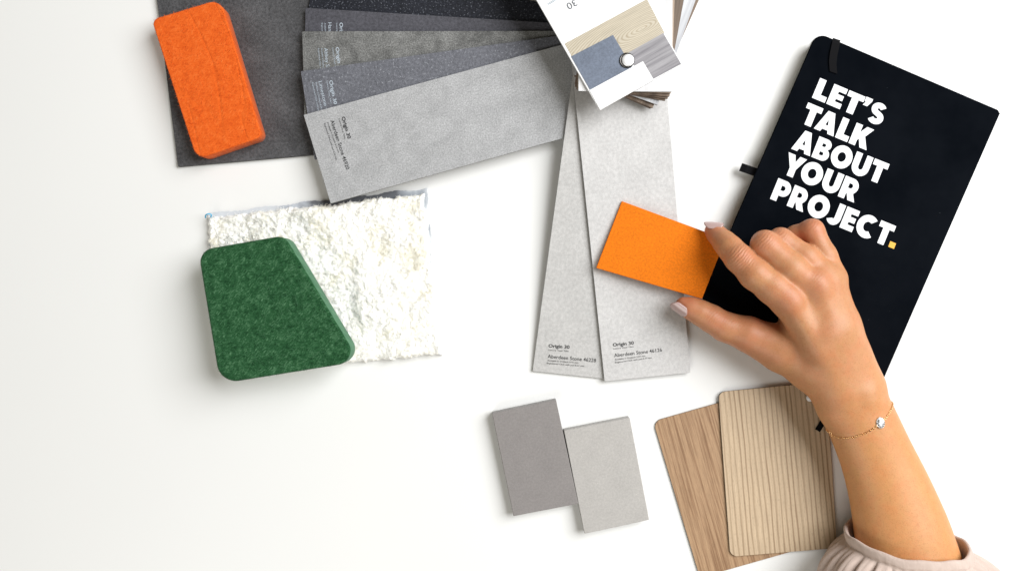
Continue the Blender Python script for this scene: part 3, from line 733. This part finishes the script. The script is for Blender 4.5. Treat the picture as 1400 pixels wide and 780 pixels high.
bvh = BVHTree.FromPolygons([tuple(p) for p in V], [tuple(int(i) for i in q) for q in Q])

M_nail = NT('pale_nail', 0.22, 0.5); M_nail.col((0.47, 0.33, 0.31)); M_nail.b.inputs['Coat Weight'].default_value = 0.4; M_nail = M_nail.m
def nail(c, t, n, length, width, curv):
    c = Vector(pt(*c)); t = Vector(t).normalized(); n = Vector(n); n = (n - t * n.dot(t)).normalized(); s = t.cross(n)
    NU, NV = 14, 12; VV = []; FF = []
    for lay in (0, 1):
        for i in range(NU + 1):
            for j in range(NV + 1):
                a = i / NU * 2 - 1; b = j / NV * 2 - 1
                hw = width / 2 * (1 - max(0, abs(a) - .45) ** 2 * 1.6)
                x = a * length / 2 - (b * b) * (2.2 if a > 0 else -1.6) * abs(a); y = b * hw
                ang = y / curv
                p = c + t * x + s * math.sin(ang) * curv + n * ((math.cos(ang) - 1) * curv - 0.012 * a * a * length * 2 - lay * 1.3)
                VV.append(tuple(p))
    o_ = (NU + 1) * (NV + 1)
    idx = lambda i, j, l=0: l * o_ + i * (NV + 1) + j
    for i in range(NU):
        for j in range(NV):
            FF.append((idx(i, j), idx(i + 1, j), idx(i + 1, j + 1), idx(i, j + 1))); FF.append((idx(i, j + 1, 1), idx(i + 1, j + 1, 1), idx(i + 1, j, 1), idx(i, j, 1)))
    for i in range(NU):
        FF.append((idx(i + 1, 0), idx(i, 0), idx(i, 0, 1), idx(i + 1, 0, 1))); FF.append((idx(i, NV), idx(i + 1, NV), idx(i + 1, NV, 1), idx(i, NV, 1)))
    for j in range(NV):
        FF.append((idx(0, j), idx(0, j + 1), idx(0, j + 1, 1), idx(0, j, 1))); FF.append((idx(NU, j + 1), idx(NU, j), idx(NU, j, 1), idx(NU, j + 1, 1)))
    return build('nail', VV, FF, M_nail, person, smooth=True)
nail((976.0, 304.6, 54), (-1, .10, -.28), (0.10, 0.80, 0.58), 25, 18, 12.5)
nail((927.0, 424.0, 50), (-.74, .55, -.08), (-.50, -.60, 0.62), 25, 19, 13.5)

# sleeve
def mat_cloth():
    m = NT('pinkish_beige_cotton', 0.9, 0.2); u = m.uv()
    m.b.inputs['Sheen Weight'].default_value = 0.15
    a = m.noise(u, 9, 4, 0.6)
    m.col(m.ramp(a, [(0.3, (0.52, 0.415, 0.36)), (0.7, (0.59, 0.48, 0.42))]))
    wv = m.n('ShaderNodeTexWave', bands_direction='X'); wv.inputs['Scale'].default_value = 26; m.l(u, wv.inputs['Vector'])
    w2 = m.n('ShaderNodeTexWave', bands_direction='Y'); w2.inputs['Scale'].default_value = 26; m.l(u, w2.inputs['Vector'])
    nb_ = m.bump(m.math('ADD', wv.outputs['Fac'], w2.outputs['Fac']), 0.12, 0.0003)
    m.bump(m.noise(u, 30, 4, 0.6), 0.35, 0.0008, nb_)
    return m.m
def sleeve():
    NT_, VV, UV = 720, [], []
    cx, cy, cz = 512, -327, 56
    prof = []   # (s along arm, extra radius, pleat amount)
    for s in np.linspace(40, 1.2, 12): prof.append((s, -3.2 - s * .05, 0.0))
    prof += [(0.0, -2.2, 0), (-0.9, -0.9, 0), (-0.6, 0.6, 0), (0.8, 1.6, 0)]
    for s in np.linspace(2.5, 11, 7): prof.append((s, 2.1 + .35 * math.sin((s - 2.5) / 8.5 * math.pi), 0.05 * s / 11))
    prof += [(12.2, 1.0, .15), (13.2, 0.9, .25)]
    for s in np.linspace(14.5, 170, 90): prof.append((s, None, 1.0))
    ph = [(5, 0.9), (9, 0.9), (14, 0.8), (23, 0.45)]
    offs = rng.random(8) * 6.28
    for (s, ex, pa) in prof:
        for i in range(NT_):
            th_ = 2 * math.pi * i / NT_; cs, sn = math.cos(th_), math.sin(th_)
            if ex is None:
                g = (s - 14.5); grow = 47 * (1 - math.exp(-g / 26)) + g * .06; e = 1.0 + grow
                amp = 3.6 * (1 - math.exp(-g / 5)) * (1 + g / 45)
                wob = 0
                for q, (fr, am) in enumerate(ph):
                    dr = 0.9 * math.sin(g / 60 + q) / fr
                    fall = math.exp(-g * (fr / 23.0) / 60)
                    wv = math.sin(fr * (th_ + dr) + offs[q] + 1.2 * math.sin(3 * th_ + offs[q + 4]))
                    wob += am * (abs(wv) * 1.7 - 1.1) * fall * (1 + .55 * math.sin(2 * th_ * (q + 1) + g / 22 + offs[q]))
                e += amp * wob; zgrow = e * .62 if sn > 0 else e * .5
            else:
                e = ex + (0.9 * math.sin(46 * th_) + .6 * math.sin(29 * th_ + 1)) * pa * 2; zgrow = e
            x = cx + (77 + e) * cs; z = cz + (54 + zgrow) * sn
            yy = cy - s * 0.97 - 13 * sn + 9 * cs * 0 ; x += s * 0.20
            yy += -1.0 * cs * 6
            # slight irregularity of the cuff edge
            yy += 1.1 * math.sin(5 * th_ + 1) + .7 * math.sin(11 * th_ + 2)
            VV.append((x, yy, max(z, 1.2 + 0.6 * (1 + math.sin(17 * th_))))); UV.append((th_ * .9, s / 100))
    n = len(prof); Fq = []
    for k in range(n - 1):
        for i in range(NT_):
            j = (i + 1) % NT_; Fq.append((k * NT_ + i, (k + 1) * NT_ + i, (k + 1) * NT_ + j, k * NT_ + j))
    return build('sleeve', VV, np.array(Fq), mat_cloth(), person, smooth=True, uvs=UV)
sleeve()

# ------------------------------------------------------------ bracelet
M_gold = plain('gold', (0.95, 0.62, 0.30), 0.2, 0.5, 1.0); M_silver = plain('silver', (0.92, 0.92, 0.93), 0.15, 0.5, 1.0)
M_gem = NT('clear_stone', 0.03, 0.9); M_gem.col((0.92, 0.94, 0.97)); M_gem.b.inputs['Transmission Weight'].default_value = 0.5; M_gem.b.inputs['IOR'].default_value = 1.9; M_gem = M_gem.m
path_px = [(1135.7, 589.8), (1139, 595), (1145, 597.4), (1152, 598), (1159, 597.8), (1166, 597), (1175, 594.3), (1184, 590.8), (1191, 587), (1197, 583), (1203, 577.5), (1208, 573), (1211.5, 569.5), (1215, 564.5), (1218, 559), (1219.2, 554.5)]
camp = Vector((0, 0, H)); top = []
for (x, y) in path_px:
    g = Vector(W(x, y, 0)); d = (g - camp).normalized(); loc, nrm, ix, ds = bvh.ray_cast(camp, d)
    if loc is None or loc.z < 30: q = Vector(W(x, y, 62)); loc, nrm, ix, ds = bvh.find_nearest(q)
    top.append((loc + nrm * 0.9, nrm))
ctr = Vector(W(1179, 574, 52)); A_, B_ = top[-1][0], top[0][0]; und = []
for k in range(1, 24):
    t = k / 24; ang = math.pi * t; e1 = (A_ - B_).normalized()
    d = (e1 * math.cos(ang) + Vector((0, 0, -1)) * math.sin(ang)).normalized(); o_ = (A_ + B_) / 2
    loc, nrm, ix, ds = bvh.ray_cast(o_, d)
    if loc is not None: und.append((loc + nrm * 0.9, nrm))
loop = top + und
pts = [p for p, _ in loop]; nr = [n for _, n in loop]
seg = [(pts[(i + 1) % len(pts)] - pts[i]).length for i in range(len(pts))]; tot = sum(seg)
def at_len(s):
    s %= tot
    for i, L_ in enumerate(seg):
        if s <= L_: t = s / L_; j = (i + 1) % len(pts); return pts[i].lerp(pts[j], t), nr[i].lerp(nr[j], t).normalized(), (pts[j] - pts[i]).normalized()
        s -= L_
    return pts[0], nr[0], (pts[1] - pts[0]).normalized()
br = thing('bracelet', 'fine gold chain bracelet with one sparkling stone around the wrist', 'bracelet', W(1179, 574, 20))
VV, FF = [], []; step = 2.6; nl = int(tot / step)
for i in range(nl):
    p, n_, t_ = at_len(i * tot / nl); s_ = n_.cross(t_).normalized(); b = s_ if i % 2 else n_
    big, sm_ = 1.0, 0.34; k0 = len(VV); A1, A2 = 10, 5
    for a in range(A1):
        ca, sa = math.cos(2 * math.pi * a / A1), math.sin(2 * math.pi * a / A1)
        c_ = p + t_ * ca * 1.55 + b * sa * 0.85; rad = (t_ * ca + b * sa).normalized(); nn = t_.cross(b).normalized()
        for q in range(A2):
            cq, sq = math.cos(2 * math.pi * q / A2), math.sin(2 * math.pi * q / A2); VV.append(tuple(c_ + rad * cq * sm_ + nn * sq * sm_))
    for a in range(A1):
        for q in range(A2):
            FF.append((k0 + a * A2 + q, k0 + ((a + 1) % A1) * A2 + q, k0 + ((a + 1) % A1) * A2 + (q + 1) % A2, k0 + a * A2 + (q + 1) % A2))
build('chain', VV, np.array(FF), M_gold, br, smooth=True)
# oval stone setting
g = Vector(W(1203, 577.3, 0)); loc, nrm, _, _ = bvh.ray_cast(camp, (g - camp).normalized())
nrm = (nrm + Vector((-.2, .1, .6))).normalized(); tx = Vector((-0.15, 1, 0)); tx = (tx - nrm * tx.dot(nrm)).normalized(); ty = nrm.cross(tx)
def blob(name, c, ax, ay, an, rx, ry, rz, mat, parent, n=12, m=6, smooth=True):
    V_, F_ = [], []
    for j in range(m + 1):
        ph_ = math.pi * j / m
        for i in range(n):
            th_ = 2 * math.pi * i / n
            V_.append(tuple(c + ax * rx * math.sin(ph_) * math.cos(th_) + ay * ry * math.sin(ph_) * math.sin(th_) + an * rz * math.cos(ph_)))
    for j in range(m):
        for i in range(n):
            F_.append((j * n + i, (j + 1) * n + i, (j + 1) * n + (i + 1) % n, j * n + (i + 1) % n))
    return build(name, V_, F_, mat, parent, smooth=smooth)
setting = blob('setting', loc + nrm * 1.2, tx, ty, nrm, 7.6, 5.8, 1.4, M_silver, br)
blob('stone', loc + nrm * 2.4, tx, ty, nrm, 4.6, 3.2, 1.7, M_gem, setting, 9, 5, False)
for i in range(14):
    a = 2 * math.pi * i / 14
    blob('small_stone', loc + nrm * 2.1 + tx * 6.2 * math.cos(a) + ty * 4.6 * math.sin(a), tx, ty, nrm, .95, .95, .9, M_gem, setting, 6, 4, False)

# ------------------------------------------------------------ cream pile sample
def pile():
    cor = [(281, 297), (579, 264), (603, 485), (298, 512)]
    vs = 1.25; lo = np.array([*W(268, 530, 10)[:2], 0.2]); hi = np.array([*W(620, 246, 10)[:2], 30])
    n = np.ceil((hi - lo) / vs).astype(int) + 1
    X = lo[0] + vs * np.arange(n[0]); Y = lo[1] + vs * np.arange(n[1]); XX, YY = np.meshgrid(X, Y, indexing='ij')
    P0 = np.stack([XX, YY, np.zeros_like(XX)], -1)
    # signed distance to the outline (world units at mid height), wobbled
    quad = [np.array(W(x, y, 12)[:2]) for x, y in cor]
    dist = np.full(XX.shape, 1e9)
    for i in range(4):
        a, b = quad[i], quad[(i + 1) % 4]; d = (b - a) / np.linalg.norm(b - a); nn = np.array([d[1], -d[0]])   # inward for clockwise
        dist = np.minimum(dist, (XX - a[0]) * nn[0] + (YY - a[1]) * nn[1])
    dist += (vnoise(P0, 1 / 9., 5) - .5) * 4 + (vnoise(P0, 1 / 3.5, 6) - .5) * 3.5
    hgt = np.zeros(XX.shape)
    # tufts: many small rounded knots of yarn
    cnt = 3400; cxs = rng.uniform(X[0], X[-1], cnt); cys = rng.uniform(Y[0], Y[-1], cnt); rs = rng.uniform(3.5, 8.5, cnt); hs = rng.uniform(.25, 1.0, cnt)
    an = rng.uniform(0, math.pi, cnt); el = rng.uniform(1.0, 2.2, cnt)
    for cx_, cy_, r_, h_, a_, e_ in zip(cxs, cys, rs, hs, an, el):
        R = r_ * e_; i0, i1 = np.searchsorted(X, [cx_ - R, cx_ + R]); j0, j1 = np.searchsorted(Y, [cy_ - R, cy_ + R])
        dx = XX[i0:i1, j0:j1] - cx_; dy = YY[i0:i1, j0:j1] - cy_; ca, sa = math.cos(a_), math.sin(a_)
        q = ((dx * ca + dy * sa) / (r_ * e_)) ** 2 + ((-dx * sa + dy * ca) / r_) ** 2
        v = h_ * 2.3 * np.sqrt(np.clip(1 - q, 0, 1)) + h_ * 1.0 * (q < 1)
        hgt[i0:i1, j0:j1] = np.maximum(hgt[i0:i1, j0:j1], v)
    big = vnoise(P0, 1 / 20., 8) * 6 + vnoise(P0, 1 / 60., 9) * 3
    top_ = 9 + hgt + big - 3.5
    top_ = np.minimum(top_, 24)
    edge = np.clip(dist / 6.0, -1, 1); top_ = np.where(dist > 0, top_ * np.sqrt(np.clip(1 - (1 - np.clip(edge, 0, 1)) ** 2, 0, 1)), dist * 1.5)
    Z = lo[2] + vs * np.arange(n[2])
    f = (Z[None, None, :] - top_[:, :, None]).astype(np.float32) * 0.6
    G_ = np.stack(np.meshgrid(X, Y, Z, indexing='ij'), -1)
    f += ((vnoise(G_, 1 / 3.4, 11) - .5) * 1.6 + (vnoise(G_, 1 / 1.8, 12) - .5) * 1.1).astype(np.float32)
    f[:, :, 0] = 1; f[0] = 1; f[-1] = 1; f[:, 0] = 1; f[:, -1] = 1; f[:, :, -1] = 1
    V_, Q_ = surface_nets(f, lo, vs, 0)
    m = NT('cream_wool', 0.95, 0.1); u = m.uv(1, 1, True)
    m.b.inputs['Subsurface Weight'].default_value = 0.25; m.b.inputs['Subsurface Radius'].default_value = (1, .95, .85); m.b.inputs['Subsurface Scale'].default_value = 0.002
    a = m.noise(u, 70, 4, 0.6, 0.5); m.col(m.ramp(a, [(0.36, (0.975, 0.945, 0.84)), (0.50, (0.985, 0.975, 0.925)), (0.7, (0.99, 0.985, 0.955))]))
    m.bump(m.noise(u, 1600, 3, 0.7), 0.12, 0.0004)
    rt = thing('pile_sample', 'cream woolly carpet sample with ragged edges half under the green felt block', 'carpet sample', W(440, 390, 0))
    build('pile', V_, Q_, m.m, rt, smooth=True)
    # loose curly fibres standing out of the knots
    inner = V_[(V_[:, 2] > 9)]; pk = inner[rng.integers(0, len(inner), 8000)]; FV = []; FQ = []
    for q, p in enumerate(pk):
        d = rng.normal(size=3); d[2] = abs(d[2]) * .35; d /= np.linalg.norm(d); e = rng.normal(size=3); e -= d * e.dot(d); e /= np.linalg.norm(e)
        L = rng.uniform(4, 9); r_ = rng.uniform(.16, .32); g3 = np.cross(d, e); cur = rng.uniform(.3, .9)
        k0 = len(FV); z0 = np.array([0, 0, rng.uniform(-.6, .8)])
        for st in range(5):
            t = st / 4 - .5; c = p + z0 + d * t * L + e * (t * t * 4 - .5) * L * cur * .4 + np.array([0, 0, .8 * (1 - 4 * t * t)])
            for a_ in range(3):
                an_ = 2.094 * a_; FV.append(c + e * math.cos(an_) * r_ + g3 * math.sin(an_) * r_)
        for st in range(4):
            for a_ in range(3): FQ.append((k0 + st * 3 + a_, k0 + st * 3 + (a_ + 1) % 3, k0 + st * 3 + 3 + (a_ + 1) % 3, k0 + st * 3 + 3 + a_))
    fb = build('fibres', np.array(FV), np.array(FQ), m.m, rt, smooth=True); fb['kind'] = 'stuff'
    # woven backing, a little larger than the pile
    mb = NT('grey_blue_backing', 0.85, 0.2); tcx = mb.uv(1, 1, True); sx_ = mb.n('ShaderNodeSeparateXYZ'); mb.l(tcx, sx_.inputs[0])
    fx = mb.math('ADD', mb.math('MULTIPLY', sx_.outputs[0], 8.0), mb.math('MULTIPLY', mb.noise(tcx, 60, 3), 0.5))
    mb.col(mb.ramp(fx, [(0.0, (0.62, 0.65, 0.69)), (0.12, (0.45, 0.48, 0.53)), (0.26, (0.12, 0.125, 0.14)), (0.62, (0.13, 0.14, 0.155)), (0.76, (0.35, 0.38, 0.42)), (0.86, (0.70, 0.73, 0.76))])); mb = mb.m
    out = []
    bc = [(284, 292), (583, 257), (601, 482), (300, 506)]
    for i in range(4):
        a, b = Vector(bc[i]), Vector(bc[(i + 1) % 4]); d = b - a; nn = Vector((d.y, -d.x)).normalized(); k = int(d.length / 2.2)
        for q in range(k):
            p = a + d * q / k + nn * (random.uniform(-.7, .7) + 1.2 * math.sin(q * .23 + i)); out.append(p)
    n_ = len(out); V2 = [W(p.x, p.y, 2.4) for p in out] + [(*W(p.x, p.y, 2.4)[:2], 0.3) for p in out]
    cw = sum(V2[i][0] * V2[(i + 1) % n_][1] - V2[(i + 1) % n_][0] * V2[i][1] for i in range(n_))
    F2 = [tuple(range(n_)), tuple(reversed(range(n_, 2 * n_)))] + [((i + 1) % n_, i, n_ + i, n_ + (i + 1) % n_) for i in range(n_)]
    if cw < 0: F2 = [tuple(reversed(x)) for x in F2]
    build('backing', V2, F2, mb, rt)
    mbl = plain('blue_thread', (0.10, 0.45, 0.70), 0.6)
    tube('loose_thread', [(281, 297.5, 9), (281, 294.5, 14), (283.5, 292.6, 16), (287, 292.4, 15), (289, 294, 11), (288, 297, 8)], 0.9, mbl, rt)
def tube(name, pts, r, mat, parent, n=8):
    P_ = [Vector(W(*p)) for p in pts]; V_, F_ = [], []; c2 = []
    for i in range(len(P_) - 1):
        a, b, c, d = P_[max(i - 1, 0)], P_[i], P_[i + 1], P_[min(i + 2, len(P_) - 1)]
        for k in range(5):
            t = k / 5; c2.append(0.5 * ((2 * b) + (c - a) * t + (2 * a - 5 * b + 4 * c - d) * t * t + (3 * b - a - 3 * c + d) * t ** 3))
    c2.append(P_[-1])
    for i, p in enumerate(c2):
        d = (c2[min(i + 1, len(c2) - 1)] - c2[max(i - 1, 0)]).normalized(); s = d.cross(Vector((.1, .2, 1))).normalized(); u = s.cross(d)
        for k in range(n): a = 2 * math.pi * k / n; V_.append(tuple(p + s * math.cos(a) * r + u * math.sin(a) * r))
    for i in range(len(c2) - 1):
        for k in range(n): F_.append((i * n + k, i * n + (k + 1) % n, (i + 1) * n + (k + 1) % n, (i + 1) * n + k))
    return build(name, V_, F_, mat, parent, smooth=True)
pile()

# small white bead half hidden by the wrist
bp = Vector(W(1106, 543, 6)); bead = blob('bead', bp + Vector((0, 0, 3.4)), Vector((1, 0, 0)), Vector((0, 1, 0)), Vector((0, 0, 1)), 5.0, 5.0, 3.4, M_white, None, 20, 10)
tag(bead, 'small white round button on the striped veneer, half hidden by the wrist', 'button')

for o in bpy.data.objects:
    for k in ('_o', '_pl'):
        if k in o: del o[k]
